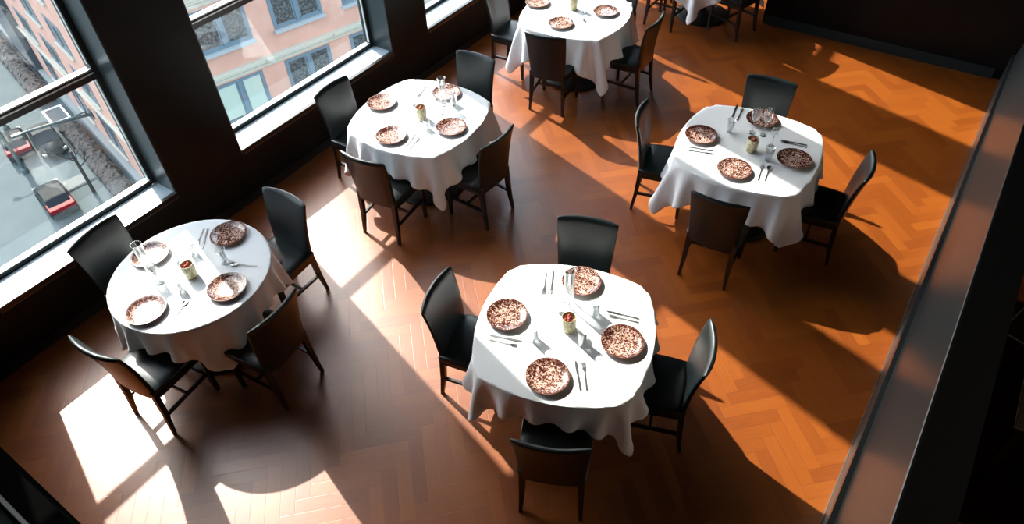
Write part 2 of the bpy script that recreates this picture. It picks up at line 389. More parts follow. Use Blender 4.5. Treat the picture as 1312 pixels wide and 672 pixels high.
# ------------------------------------------------------------------ tables, cloths (draped by a small position-based solver)
def outline_r(a, rs, amp, phi):
    """four gently bowed sides meeting in corners at phi + k*90 deg (amp = how far a corner stands out beyond a side)"""
    if amp < .005: return rs + 0 * a
    c = (rs + amp) / math.sqrt(2); k = ((rs + amp) ** 2 - rs ** 2) / (2 * (rs - c))
    d = np.mod(a - phi, PI / 2) - PI / 4
    return -k * np.cos(d) + np.sqrt((rs + k) ** 2 - (k * np.sin(d)) ** 2)
def outline_fn(rs, amp, phi):
    return lambda a: float(outline_r(a, rs, amp, phi))
def drape(L_, rs, amp, phi, seed, ztop=.752, steps=210, N=45):
    """square cloth falling over a table whose outline is outline_fn; phi = azimuth of one cloth corner"""
    rng = np.random.RandomState(seed)
    g = np.linspace(-L_ / 2, L_ / 2, N); X, Y = np.meshgrid(g, g, indexing='ij')
    ca, sa = math.cos(phi - PI / 4), math.sin(phi - PI / 4)
    P = np.stack([ca * X - sa * Y, sa * X + ca * Y, np.full_like(X, ztop + .004)], -1)
    P[..., 2] += rng.normal(0, .0015, X.shape)
    V = np.zeros_like(P); h = L_ / (N - 1); dt = .012
    def R_of(x, y):
        a = np.arctan2(y, x); return outline_r(a, rs, amp, phi)
    cons = []
    def sl(n, off, par):  # slices for coloured constraints
        return slice(par, n - off, 2 * off if off == 1 else None)
    for (di, dj, k) in ((1, 0, 1.), (0, 1, 1.), (1, 1, .6), (1, -1, .6), (2, 0, .10), (0, 2, .10)):
        rest = h * math.hypot(di, dj); m = max(di, abs(dj))
        for par in range(2 * m):
            I, J = np.meshgrid(np.arange(N - di), np.arange(N - abs(dj)), indexing='ij')
            if dj < 0: J = J + 1
            key = (I if di else J)
            sel = (key % (2 * m)) == par
            i0, j0 = I[sel], J[sel]; i1, j1 = i0 + di, j0 + dj
            if len(i0): cons.append((i0, j0, i1, j1, rest, k))
    for st in range(steps):
        V[..., 2] -= 9.8 * dt; V *= (.985 if st < steps * .7 else .95)
        Q = P + V * dt
        for it in range(11):
            for i0, j0, i1, j1, rest, k in cons:
                a = Q[i0, j0]; b = Q[i1, j1]; d = b - a; l = np.sqrt((d ** 2).sum(-1)) + 1e-9
                diff = (l - rest)
                if rest > h * 1.9: diff = np.minimum(diff, 0)
                c = d * (k * .5 * diff / l)[:, None]; Q[i0, j0] = a + c; Q[i1, j1] = b - c
            rr = np.hypot(Q[..., 0], Q[..., 1]) + 1e-9; Rt = R_of(Q[..., 0], Q[..., 1])
            ins = (rr < Rt) & (Q[..., 2] < ztop)
            pt = ztop - Q[..., 2]; ps = Rt - rr
            top = ins & ((pt < ps) | (P[..., 2] > ztop - .02) & (rr < Rt - .03)); side = ins & ~top
            Q[..., 2][top] = ztop
            Q[..., 0][top] = Q[..., 0][top] * .0 + P[..., 0][top] * 1.0 if st > 3 else Q[..., 0][top]
            Q[..., 1][top] = Q[..., 1][top] * .0 + P[..., 1][top] * 1.0 if st > 3 else Q[..., 1][top]
            f = (Rt / rr)[side]; Q[..., 0][side] *= f; Q[..., 1][side] *= f
            Q[..., 2] = np.maximum(Q[..., 2], .03)
        V = (Q - P) / dt; P = Q
    # light smoothing of the hanging part
    for _ in range(2):
        S = P.copy(); S[1:-1, 1:-1] = (P[1:-1, 1:-1] * 4 + P[2:, 1:-1] + P[:-2, 1:-1] + P[1:-1, 2:] + P[1:-1, :-2]) / 8
        hang = (P[..., 2] < ztop - .03)[..., None]; P = np.where(hang, S, P)
    # everything lying on the top is flat, and the cloth creases where it goes over the edge
    rr = np.hypot(P[..., 0], P[..., 1]) + 1e-9; Rt = R_of(P[..., 0], P[..., 1])
    on = (rr < Rt - .001) & (P[..., 2] > ztop - .035); P[..., 2][on] = ztop
    near = (np.abs(rr - Rt) < .72 * h) & (P[..., 2] > ztop - .045)
    f = Rt / rr; P[..., 0] = np.where(near, P[..., 0] * f, P[..., 0]); P[..., 1] = np.where(near, P[..., 1] * f, P[..., 1]); P[..., 2] = np.where(near, ztop - .001, P[..., 2])
    drape.near = near
    return P
def make_cloth(loc, L_, rs, amp, phi, seed, label):
    P = drape(L_, rs, amp, phi, seed); N = P.shape[0]
    bm = bmesh.new(); vs = [[bm.verts.new(P[i, j]) for j in range(N)] for i in range(N)]
    for i in range(N - 1):
        for j in range(N - 1): bm.faces.new((vs[i][j], vs[i + 1][j], vs[i + 1][j + 1], vs[i][j + 1]))
    cl = bm.edges.layers.float.new('crease_edge'); nr = drape.near
    for i in range(N):
        for j in range(N):
            for i2, j2 in ((i + 1, j), (i, j + 1)):
                if i2 < N and j2 < N and nr[i, j] and nr[i2, j2]: bm.edges.get((vs[i][j], vs[i2][j2]))[cl] = .6
    o = link('tablecloth', bm, M_cloth, loc=(*loc, 0), smooth=True)
    md = o.modifiers.new('sub', 'SUBSURF'); md.levels = 1; md.render_levels = 1
    sl = o.modifiers.new('thick', 'SOLIDIFY'); sl.thickness = .0016; sl.offset = 1
    return tag(o, label, 'tablecloth', 'white tablecloths')
def make_table(loc, rs, amp, phi, label):
    root = thing('dining_table', loc=(*loc, 0), label=label, cat='table', group='round pedestal dining tables')
    f = outline_fn(rs, amp, phi); t = .012
    bm = bmesh.new(); lathe(bm, [(0, .715), (.90, .715), (.94, .722), (.94, .740), (.925, .747), (0, .747)], 72, outline=lambda a: f(a) )
    link('tabletop', bm, M_leg, parent=root)
    bm = bmesh.new(); lathe(bm, [(0, .02), (.045, .02), (.042, .08), (.038, .6), (.045, .68), (.14, .70), (.14, .715), (0, .715)], 32)
    link('pedestal', bm, M_base, parent=root, smooth=False)
    bm = bmesh.new(); lathe(bm, [(0, 0), (.325, 0), (.33, .008), (.328, .018), (.31, .026), (.10, .036), (.055, .06), (0, .06)], 64)
    o = link('base', bm, M_base, parent=root, smooth=True)
    return root
TABLES = {
 1: dict(loc=(-2.215, 3.335), rs=.540, amp=.0, phi=R(-62), L=1.42, name='left table'),
 2: dict(loc=(-.739, 5.119), rs=.555, amp=.080, phi=R(-76), L=1.54, name='window-side table'),
 3: dict(loc=(.806, 6.911), rs=.555, amp=.085, phi=R(-75), L=1.66, name='top centre table'),
 4: dict(loc=(.307, 2.67), rs=.550, amp=.088, phi=R(-62), L=1.46, name='nearest table'),
 5: dict(loc=(1.938, 4.437), rs=.553, amp=.100, phi=R(-76), L=1.61, name='right table'),
 6: dict(loc=(2.56, 8.25), rs=.555, amp=.065, phi=R(-118), L=1.62, name='cropped top table'),
}
for k, t in TABLES.items():
    make_table(t['loc'], t['rs'], t['amp'], t['phi'], 'round black pedestal table under the cloth, the ' + t['name'])
    make_cloth(t['loc'], t['L'], t['rs'], t['amp'], t['phi'], k, 'white linen cloth draped over the ' + t['name'])

# ------------------------------------------------------------------ chairs
def loft_panel(bm, rows, closed=True):
    """rows of equal-length closed sections"""
    rr = [[bm.verts.new(p) for p in r] for r in rows]; n = len(rr[0])
    for a, b in zip(rr, rr[1:]):
        for k in range(n): bm.faces.new((a[k], a[(k + 1) % n], b[(k + 1) % n], b[k]))
    bm.faces.new(rr[0][::-1]); bm.faces.new(rr[-1]); bmesh.ops.recalc_face_normals(bm, faces=bm.faces)
def back_y(z):   # centre-line of the back (y forward)
    t = max(0, (z - .40) / .50)
    return .035 - .045 * t - .035 * t ** 3
def make_chair():
    root = thing('dining_chair')
    # seat cushion: rounded slab
    bm = bmesh.new(); rows = []
    def sec(y, hw, z0, z1, rnd):
        pts = []
        nx = 8
        for k in range(nx + 1):
            x = -hw + 2 * hw * k / nx; e = abs(2 * k / nx - 1)
            pts.append((x * (1 if e < 1 else .985), y, z1 - rnd * (e ** 4) * .014 + .006 * (1 - e * e) * rnd))
        for k in range(nx + 1):
            x = hw - 2 * hw * k / nx; pts.append((x * .985, y, z0))
        return pts
    for y, hw, z0, z1 in ((.015, .195, .418, .462), (.03, .203, .41, .47), (.12, .211, .408, .474), (.25, .218, .408, .475), (.37, .222, .408, .472), (.415, .222, .410, .467), (.435, .218, .415, .455), (.442, .212, .42, .44)):
        rows.append(sec(y, hw, z0, z1, 1.0))
    loft_panel(bm, rows)
    o = link('seat', bm, M_leather, parent=root, smooth=True); md = o.modifiers.new('b', 'BEVEL'); md.width = .006; md.segments = 2; md.limit_method = 'ANGLE'; md.angle_limit = R(40)
    # backrest: upholstered curved panel with rolled top
    bm = bmesh.new(); rows = []
    for z in (.385, .40, .45, .52, .60, .68, .76, .82, .86, .885, .897, .902):
        t = (z - .385) / (.902 - .385); hw = .185 + .030 * t ** 1.1; th = .052 - .012 * t
        if z > .89: th *= .62
        if z > .90: th *= .5
        cur = .012 + .026 * t
        pts = []; nx = 12
        dz = lambda x: -.006 * (x / hw) ** 6 * t
        for k in range(nx + 1):
            x = -hw + 2 * hw * k / nx; e = x / hw
            pts.append((x, back_y(z) + cur * (e * e - .55) + th / 2 * (1 - .45 * abs(e) ** 6), z + dz(x)))
        for k in range(nx + 1):
            x = hw - 2 * hw * k / nx; e = x / hw
            pts.append((x, back_y(z) + cur * (e * e - .55) - th / 2 * (1 - .45 * abs(e) ** 6), z + dz(x)))
        rows.append(pts)
    loft_panel(bm, rows)
    o = link('backrest', bm, M_leather, parent=root, smooth=True); md = o.modifiers.new('b', 'BEVEL'); md.width = .006; md.segments = 2; md.limit_method = 'ANGLE'; md.angle_limit = R(45)
    # legs
    for s in (-1, 1):
        bm = bmesh.new(); bar(bm, (s * .172, .038, .42), (s * .176, .022, .20), .038, .034); 
        bar(bm, (s * .176, .022, .20), (s * .185, -.006, 0), .034, .021); bmesh.ops.remove_doubles(bm, verts=bm.verts, dist=.0005)
        link('leg', bm, M_leg, parent=root)
        bm = bmesh.new(); bar(bm, (s * .192, .400, .415), (s * .190, .402, 0), .038, .024); link('leg', bm, M_leg, parent=root)
        bm = bmesh.new(); bar(bm, (s * .178, .030, .19), (s * .190, .395, .205), .018, .018, .024, .024); link('stretcher', bm, M_leg, parent=root)
        bm = bmesh.new(); bar(bm, (s * .183, .055, .395), (s * .194, .39, .395), .022, .022, .045, .045); link('seat_rail', bm, M_leg, parent=root)
    bm = bmesh.new(); bar(bm, (-.178, .21, .198), (.178, .21, .198), .018, .018, .022, .022); link('stretcher', bm, M_leg, parent=root)
    return root
CHAIRS = [
 (4, .16, 1.83, 78.5, 'pulled up to the bottom side of the'), (4, -.46, 2.92, 337.7, 'at the left side of the'), (4, 1.08, 2.39, 162.6, 'at the right side of the'), (4, .53, 3.47, 253.0, 'at the far side of the'),
 (5, 1.16, 4.78, 338.8, 'at the left side of the'), (5, 1.51, 3.69, 59.0, 'seen from behind at the near side of the'), (5, 2.64, 3.97, 151.3, 'at the right side of the'), (5, 2.31, 5.16, 240.4, 'at the far side of the'),
 (2, -1.51, 5.42, 326.1, 'between the window sill and the'), (2, -1.12, 4.39, 60.0, 'seen from behind at the lower left of the'), (2, -.09, 4.57, 141.1, 'at the lower right of the'), (2, -.26, 5.83, 237.2, 'at the upper right of the'),
 (1, -2.52, 2.62, 61.2, 'partly in sun at the lower left of the'), (1, -1.53, 2.84, 148.1, 'at the lower right of the'), (1, -1.67, 3.91, 236.5, 'at the upper right of the'), (1, -2.92, 3.62, 333.1, 'backed against the sill by the'),
 (3, .44, 6.21, 63.6, 'seen from behind at the near side of the'), (3, 1.51, 6.40, 146.5, 'at the right side of the'), (3, -.02, 7.28, 328.0, 'at the left side of the'), (3, 1.42, 7.60, 232.0, 'mostly hidden at the far right of the'),
 (6, 1.94, 7.95, 50.0, 'at the near side of the'), (6, 2.94, 7.64, 129.0, 'at the right side of the'), (6, 1.80, 8.62, 335.0, 'at the left side of the'),
]
proto = make_chair()
for i, (t, x, y, a, pos) in enumerate(CHAIRS):
    o = proto if i == 0 else copy_tree(proto)
    o.location = (x, y, 0); o.rotation_euler = (0, 0, R(a - 90))
    tag(o, 'black leather dining chair %s %s' % (pos, TABLES[t]['name']), 'chair', 'black leather dining chairs')

# ------------------------------------------------------------------ table settings
ZT = .7537
PLATES = {4: [(-.048, 2.793, 'left'), (.45, 3.048, 'far'), (.643, 2.536, 'right'), (.174, 2.311, 'near')],
 5: [(1.594, 4.606, 'left'), (2.145, 4.785, 'far'), (2.231, 4.229, 'right'), (1.743, 4.141, 'near')],
 2: [(-1.088, 5.328, 'upper left'), (-.959, 4.811, 'lower left'), (-.458, 4.893, 'lower right'), (-.515, 5.436, 'upper right')],
 3: [(.415, 7.156, 'left'), (.619, 6.653, 'near'), (1.11, 6.871, 'right')],
 1: [(-2.542, 3.509, 'upper left'), (-2.394, 2.984, 'lower left'), (-1.91, 3.154, 'lower right'), (-2.035, 3.683, 'upper right')]}
bm = bmesh.new()
lathe(bm, [(0, .004), (.070, .004), (.074, 0), (.082, 0), (.086, .005), (.115, .013), (.142, .026), (.1455, .0285), (.1455, .0305), (.142, .031), (.118, .0195), (.095, .0125), (.08, .0105), (.04, .0098), (0, .0095)], 64)
plate0 = link('dinner_plate', bm, M_plate, smooth=True)
first = True
rnd = random.Random(5)
for t, lst in PLATES.items():
    for x, y, pos in lst:
        o = plate0 if first else copy_tree(plate0); first = False
        o.location = (x, y, ZT); o.rotation_euler = (0, 0, rnd.uniform(0, 6.28)); o.scale = (.90, .90, .90)
        tag(o, 'brown and cream marbled dinner plate at the %s place of the %s' % (pos, TABLES[t]['name']), 'plate', 'marbled dinner plates')

def flat_shape(bm, stations, thick):
    """stations: (y, halfwidth, z)"""
    rows = []
    for y, hw, z in stations: rows.append([(-hw, y, z), (hw, y, z), (hw * .8, y, z + thick), (-hw * .8, y, z + thick)])
    loft_panel(bm, rows)
def make_knife():
    r = thing('table_knife')
    bm = bmesh.new(); flat_shape(bm, [(0, .005, 0), (.01, .0075, 0), (.06, .0065, 0), (.105, .005, 0), (.108, .004, 0)], .0045); link('handle', bm, M_steel, parent=r)
    bm = bmesh.new(); flat_shape(bm, [(.107, .0045, .0005), (.115, .008, .0005), (.17, .010, .0005), (.20, .007, .0005), (.212, .002, .0005)], .0022); link('blade', bm, M_steel, parent=r)
    return r
def make_fork():
    r = thing('table_fork')
    bm = bmesh.new(); flat_shape(bm, [(0, .005, 0), (.01, .0075, 0), (.05, .005, .0005), (.11, .0035, .003), (.135, .004, .004)], .003); link('handle', bm, M_steel, parent=r)
    bm = bmesh.new(); flat_shape(bm, [(.134, .004, .004), (.145, .0115, .003), (.158, .012, .002)], .002)
    for k in range(4):
        x = -.0102 + .0068 * k; bar(bm, (x, .157, .003), (x, .182, .0022), .0036, .0032, .0022, .002); bar(bm, (x, .182, .0022), (x, .202, .0062), .0032, .0018, .002, .0015)
    link('tines', bm, M_steel, parent=r)
    return r
def make_spoon():
    r = thing('table_spoon')
    bm = bmesh.new(); flat_shape(bm, [(0, .005, 0), (.01, .0075, 0), (.05, .005, .0005), (.11, .0035, .004), (.142, .0045, .004)], .003); link('handle', bm, M_steel, parent=r)
    bm = bmesh.new(); n = 20; rings = []
    for j, f in enumerate((1, .85, .6, .3)):
        rings.append([bm.verts.new((.019 * f * math.cos(2 * PI * k / n), .168 + .029 * f * math.sin(2 * PI * k / n), .008 - .007 * (1 - f * f))) for k in range(n)])
    c = bm.verts.new((0, .168, .001))
    for a, b in zip(rings, rings[1:]):
        for k in range(n): bm.faces.new((a[k], a[(k + 1) % n], b[(k + 1) % n], b[k]))
    for k in range(n): bm.faces.new((rings[-1][k], rings[-1][(k + 1) % n], c))
    o = link('bowl', bm, M_steel, parent=r, smooth=True); o.modifiers.new('s', 'SOLIDIFY').thickness = .0015
    return r
CUT = [ # table, kind, handle end, head end, where
 (4, 'f', (.226, 3.159), (.199, 2.992), 'left of the far plate'), (4, 'k', (.274, 3.17), (.248, 2.982), 'left of the far plate'),
 (4, 'k', (.777, 2.72), (.601, 2.792), 'above the right plate'), (4, 'f', (.771, 2.690), (.606, 2.755), 'above the right plate'),
 (4, 'k', (-.16, 2.649), (.06, 2.583), 'below the left plate'), (4, 'f', (-.163, 2.615), (.03, 2.548), 'below the left plate'),
 (4, 'k', (.357, 2.215), (.349, 2.448), 'right of the near plate'), (4, 'f', (.394, 2.213), (.393, 2.44), 'right of the near plate'),
 (5, 'k', (1.918, 4.862), (1.985, 4.994), 'left of the far plate'), (5, 'f', (1.945, 4.805), (2.029, 4.969), 'left of the far plate'),
 (5, 'k', (2.40, 4.418), (2.223, 4.503), 'above the right plate'), (5, 'f', (2.392, 4.390), (2.235, 4.470), 'above the right plate'),
 (5, 'k', (1.451, 4.479), (1.667, 4.396), 'below the left plate'), (5, 'f', (1.454, 4.430), (1.661, 4.353), 'below the left plate'),
 (5, 'f', (1.894, 4.01), (1.975, 4.187), 'right of the near plate'), (5, 's', (1.942, 4.00), (2.025, 4.163), 'right of the near plate'),
 (2, 'f', (-.70, 5.60), (-.771, 5.419), 'left of the upper right plate'), (2, 'k', (-.243, 5.012), (-.406, 5.14), 'above the lower right plate'),
 (2, 'f', (-1.241, 5.169), (-1.068, 5.086), 'below the upper left plate'), (2, 'k', (-.832, 4.646), (-.765, 4.82), 'right of the lower left plate'), (2, 'f', (-.800, 4.612), (-.722, 4.780), 'right of the lower left plate'),
 (1, 'k', (-2.215, 3.77), (-2.200, 3.583), 'left of the upper right plate'), (1, 'f', (-2.243, 3.771), (-2.246, 3.600), 'left of the upper right plate'),
 (1, 's', (-1.759, 3.354), (-1.945, 3.389), 'above the lower right plate'), (1, 'f', (-2.687, 3.345), (-2.499, 3.262), 'below the upper left plate'),
 (1, 'k', (-2.237, 2.884), (-2.219, 3.081), 'right of the lower left plate'), (1, 's', (-2.208, 2.882), (-2.162, 3.061), 'right of the lower left plate'),
 (3, 'k', (.293, 7.002), (.478, 6.86), 'below the left plate'), (3, 'f', (.815, 6.539), (.828, 6.76), 'right of the near plate'), (3, 's', (.868, 6.545), (.872, 6.755), 'right of the near plate'), (3, 'k', (1.265, 7.029), (1.064, 7.157), 'above the right plate')]
protos = {}
NAMES = {'k': ('steel table knife lying', 'knife', make_knife), 'f': ('steel table fork lying', 'fork', make_fork), 's': ('steel spoon lying', 'spoon', make_spoon)}
for t, kd, h, hd, where in CUT:
    nm, cat, fn = NAMES[kd]
    if kd not in protos: protos[kd] = o = fn()
    else: o = copy_tree(protos[kd])
    d = math.atan2(hd[1] - h[1], hd[0] - h[0]); o.rotation_euler = (0, 0, d - PI / 2); o.location = (h[0], h[1], ZT + .0002)
    tag(o, '%s %s on the %s' % (nm, where, TABLES[t]['name']), cat, {'knife': 'knives', 'fork': 'forks', 'spoon': 'spoons'}[cat] + ' laid on the tables')

# glasses
def make_tumbler():
    bm = bmesh.new(); lathe(bm, [(0, 0), (.026, 0), (.028, .003), (.034, .115), (.0345, .117), (.0325, .117), (.0265, .014), (.024, .011), (0, .010)], 32)
    return link('water_tumbler', bm, M_glass, smooth=True)
def make_vase():
    bm = bmesh.new(); lathe(bm, [(0, 0), (.026, 0), (.029, .004), (.029, .03), (.030, .1), (.036, .27), (.0365, .272), (.034, .272), (.028, .1), (.0265, .03), (.024, .022), (0, .020)], 32)
    return link('tall_glass', bm, M_glass, smooth=True)
def make_wine():
    r = thing('wine_glass')
    bm = bmesh.new(); lathe(bm, [(0, 0), (.032, 0), (.033, .0015), (.02, .004), (.006, .008), (0, .009)], 32); link('foot', bm, M_glass, parent=r, smooth=True)
    bm = bmesh.new(); tube(bm, [(0, 0, .008), (0, 0, .03), (0, 0, .07), (0, 0, .095)], [.0055, .0038, .0038, .006], 12); link('stem', bm, M_glass, parent=r, smooth=True)
    bm = bmesh.new(); lathe(bm, [(0, .094), (.008, .096), (.024, .112), (.034, .14), (.035, .165), (.030, .20), (.0293, .201), (.0285, .20), (.0335, .165), (.0325, .14), (.0225, .113), (.008, .099), (0, .098)], 32); link('bowl', bm, M_glass, parent=r, smooth=True)
    return r
def make_jar():
    r = thing('candle_jar')
    bm = bmesh.new(); lathe(bm, [(0, 0), (.036, 0), (.041, .005), (.0445, .05), (.0455, .095), (.044, .112), (.0445, .118), (.0415, .118), (.0405, .112), (.040, .088), (0, .086)], 40); link('jar', bm, M_jar, parent=r, smooth=True)
    bm = bmesh.new(); rr = random.Random(3)
    for k in range(26):
        a = rr.uniform(0, 6.28); q = .031 * math.sqrt(rr.random()); s = rr.uniform(.007, .011)
        m = Matrix.Translation((q * math.cos(a), q * math.sin(a), .100 + rr.uniform(0, .016))) @ Euler((rr.uniform(-1, 1), rr.uniform(-1, 1), a)).to_matrix().to_4x4() @ Matrix.Diagonal((1, 1, .55, 1))
        bmesh.ops.create_icosphere(bm, subdivisions=1, radius=s, matrix=m)
    o = link('dried_petals', bm, M_berry, parent=r, smooth=True); o['kind'] = 'stuff'; o['label'] = 'dark red dried petals'
    return r
GL = [
 (4, 'vase', .352, 2.885, 1.12, 'in front of the far plate'), (4, 'tum', .508, 2.775, 1.05, 'above the right plate'), (4, 'tum', .115, 2.60, 1.0, 'between the left and near plates'), (4, 'tum', .404, 2.548, 1.1, 'just right of the candle jar'), (4, 'jar', .331, 2.668, 1.0, ''), (4, 'wine', .235, 2.880, .62, 'left of two behind the jar'), (4, 'wine', .300, 2.800, .62, 'right of two behind the jar'),
 (5, 'wine', 2.100, 4.590, 1.25, 'right of two by the far plate'), (5, 'wine', 2.020, 4.630, 1.15, 'left of two by the far plate'), (5, 'tum', 1.841, 4.654, 1.0, 'left of the far plate'), (5, 'tum', 2.037, 4.254, 1.05, 'between the near and right plates'), (5, 'wine', 2.123, 4.440, .85, 'between the candle jar and the right plate'), (5, 'jar', 1.941, 4.385, 1.0, ''),
 (2, 'vase', -.53, 5.262, 1.0, 'in front of the upper right plate'), (2, 'tum', -.445, 5.262, 1.05, 'below the upper right plate'), (2, 'wine', -.54, 5.135, .72, 'behind and right of the candle jar'), (2, 'tum', -.80, 5.30, 1.0, 'behind the candle jar'), (2, 'tum', -.66, 4.90, .85, 'between the two lower plates'), (2, 'jar', -.714, 5.069, 1.0, ''),
 (1, 'vase', -2.480, 3.345, 1.0, 'in front of the upper left plate'), (1, 'wine', -2.393, 3.245, .85, 'on the left of the candle jar'), (1, 'tum', -2.325, 3.441, .8, 'behind the candle jar'), (1, 'tum', -2.239, 3.510, .95, 'nearest the upper right plate'), (1, 'tum', -1.997, 3.420, 1.0, 'between the upper right and lower right plates'), (1, 'tum', -2.218, 3.154, .85, 'between the two lower plates'), (1, 'jar', -2.191, 3.295, .95, ''),
 (3, 'jar', .782, 6.99, 1.0, ''), (3, 'tum', .895, 6.895, .9, 'beside the candle jar')]
GN = {'tum': ('short clear water tumbler', 'glass', make_tumbler, 'clear water tumblers'), 'vase': ('tall clear cylinder glass', 'glass', make_vase, 'tall cylinder glasses'), 'wine': ('clear stemmed wine glass', 'glass', make_wine, 'stemmed glasses'), 'jar': ('cream mosaic candle jar with dark red petals', 'candle jar', make_jar, 'cream candle jars')}
gp = {}
for t, kd, x, y, sc, where in GL:
    nm, cat, fn, grp = GN[kd]
    if kd not in gp: gp[kd] = o = fn()
    else: o = copy_tree(gp[kd])
    o.location = (x, y, ZT + .0002); o.scale = (min(sc, 1.05),) * 2 + (sc,)
    if kd == 'jar': lab = '%s of the %s' % (nm, TABLES[t]['name'])
    else: lab = '%s %s on the %s' % (nm, where, TABLES[t]['name'])
    tag(o, lab, cat, grp)

# ------------------------------------------------------------------ beyond the partition: dark table with a laptop
sp = W(3.25, 6.35)
side = thing('side_table', loc=(sp.x, sp.y, 0), rz=WA, label='dark service table behind the partition at the right edge', cat='table')
bm = bmesh.new(); box(bm, -.75, .75, -.42, .42, .715, .745); bevel(bm, .004); link('tabletop', bm, mat('dark_walnut', (.02, .010, .005), .5), parent=side)
bm = bmesh.new()
for a_, b_ in (((-.755, -.425), (.755, -.42)), ((-.755, .42), (.755, .425)), ((-.755, -.42), (-.75, .42)), ((.75, -.42), (.755, .42))): box(bm, a_[0], b_[0], a_[1], b_[1], .738, .7455)
link('edge_trim', bm, M_line, parent=side)
for sx_ in (-1, 1):
    for sy_ in (-1, 1):
        bm = bmesh.new(); bar(bm, (sx_ * .70, sy_ * .37, .715), (sx_ * .70, sy_ * .37, 0), .05, .035); link('leg', bm, M_leg, parent=side)
lp = thing('laptop', loc=(3.10, 2.49, .746), rz=R(36), label='closed silver laptop with a black lid on the service table, at the right edge', cat='laptop')
bm = bmesh.new(); box(bm, -.155, .155, -.11, .11, 0, .012); bevel(bm, .003); link('base', bm, mat('silver_aluminium', (.45, .44, .42), .35, .9), parent=lp)
bm = bmesh.new(); box(bm, -.155, .155, -.11, .11, .013, .018); bevel(bm, .002); link('lid', bm, bpy.data.materials['silver_aluminium'], parent=lp)
bm = bmesh.new(); box(bm, -.145, .145, -.10, .10, .0182, .0188); link('lid_cover', bm, M_cap, parent=lp)

pl_ = W(3.0, 7.3, 2.6)  # lamp added out of view to brighten the laptop and its table
fill_lamp = thing('added_fill_lamp', loc=pl_, label='small black pendant lamp added out of view to brighten the dark side room', cat='lamp')
bm = bmesh.new(); lathe(bm, [(.02, .12), (.05, .11), (.12, 0), (.115, 0), (.045, .105), (.015, .115)], 24); link('lamp_shade', bm, M_base, parent=fill_lamp)
bm = bmesh.new(); tube(bm, [(0, 0, .11), (0, 0, HC - 2.6)], .004, 6); link('cord', bm, M_lip, parent=fill_lamp)
bm = bmesh.new(); bmesh.ops.create_icosphere(bm, subdivisions=2, radius=.03, matrix=Matrix.Translation((0, 0, .06))); mb = mat('warm_fill_bulb', (1, .8, .6)); nodes(mb)[1].inputs['Emission Color'].default_value = (1, .7, .4, 1); nodes(mb)[1].inputs['Emission Strength'].default_value = 60; link('fill_bulb', bm, mb, parent=fill_lamp)
ll = bpy.data.lights.new('added_fill_light', 'POINT'); ll.energy = 18; ll.color = (1, .75, .5); ll.shadow_soft_size = .04
lo = bpy.data.objects.new('added_fill_light', ll); C.objects.link(lo); lo.parent = fill_lamp; lo.location = (0, 0, -.02)
# ------------------------------------------------------------------ outside: street and corner building
G = -26.0
bm = bmesh.new(); box(bm, -160, 60, -60, 180, G - .5, G); o = link('street', bm, M_street); o['kind'] = 'structure'
COR = Vector((-12.98, 24.43, 0)); AL, AF = R(-48.8), R(38.5)
TOPZ = 1.5
bld = thing('corner_building', loc=(COR.x, COR.y, G), label='salmon stucco corner building with cream cornices and blue-grey windows across the street', cat='building')
def face_obj(name, bm, m, ang, parent=bld, smooth=False):
    o = link(name, bm, m, parent=parent if parent is bld else parent, smooth=smooth)
    if parent is bld: o.rotation_euler = (0, 0, ang); o.location = (0, 0, -G)
    return o
Ll = Vector((math.cos(AL), math.sin(AL), 0)); Lf = Vector((math.cos(AF), math.sin(AF), 0))
bm = bmesh.new(); pts = [Vector((0, 0, 0)), Lf * 46, Lf * 46 - Ll * 95, -Ll * 95]
a = [bm.verts.new((p.x, p.y, 0)) for p in pts]; b = [bm.verts.new((p.x, p.y, TOPZ - G)) for p in pts]
for k in range(4): bm.faces.new((a[k], a[(k + 1) % 4], b[(k + 1) % 4], b[k]))
bm.faces.new(b); bm.faces.new(a[::-1]); bmesh.ops.recalc_face_normals(bm, faces=bm.faces)
link('wall', bm, M_stucco, parent=bld)
def cornice(ang, u0, u1, z0, z1, out, brk=None):
    bm = bmesh.new(); h = z1 - z0
    poly = [(0.0, z0), (-out * .35, z0), (-out * .45, z0 + h * .35), (-out * .8, z0 + h * .5), (-out * .85, z0 + h * .75), (-out, z0 + h * .8), (-out, z1), (0.0, z1 + .02)]
    def run(a_, b_, k):
        p = [(y * k, z) for y, z in poly]; A = [bm.verts.new((a_, y, z)) for y, z in p]; B = [bm.verts.new((b_, y, z)) for y, z in p]; n = len(p)
        for q in range(n): bm.faces.new((A[q], A[(q + 1) % n], B[(q + 1) % n], B[q]))
        bm.faces.new(A[::-1]); bm.faces.new(B)
    run(u0, u1, 1.0)
    if brk:
        u = brk[0]
        while u < u1 - .9: run(u, u + brk[1], 1.22); u += brk[2]
    bmesh.ops.recalc_face_normals(bm, faces=bm.faces)
    return face_obj('cornice', bm, M_cream, ang)
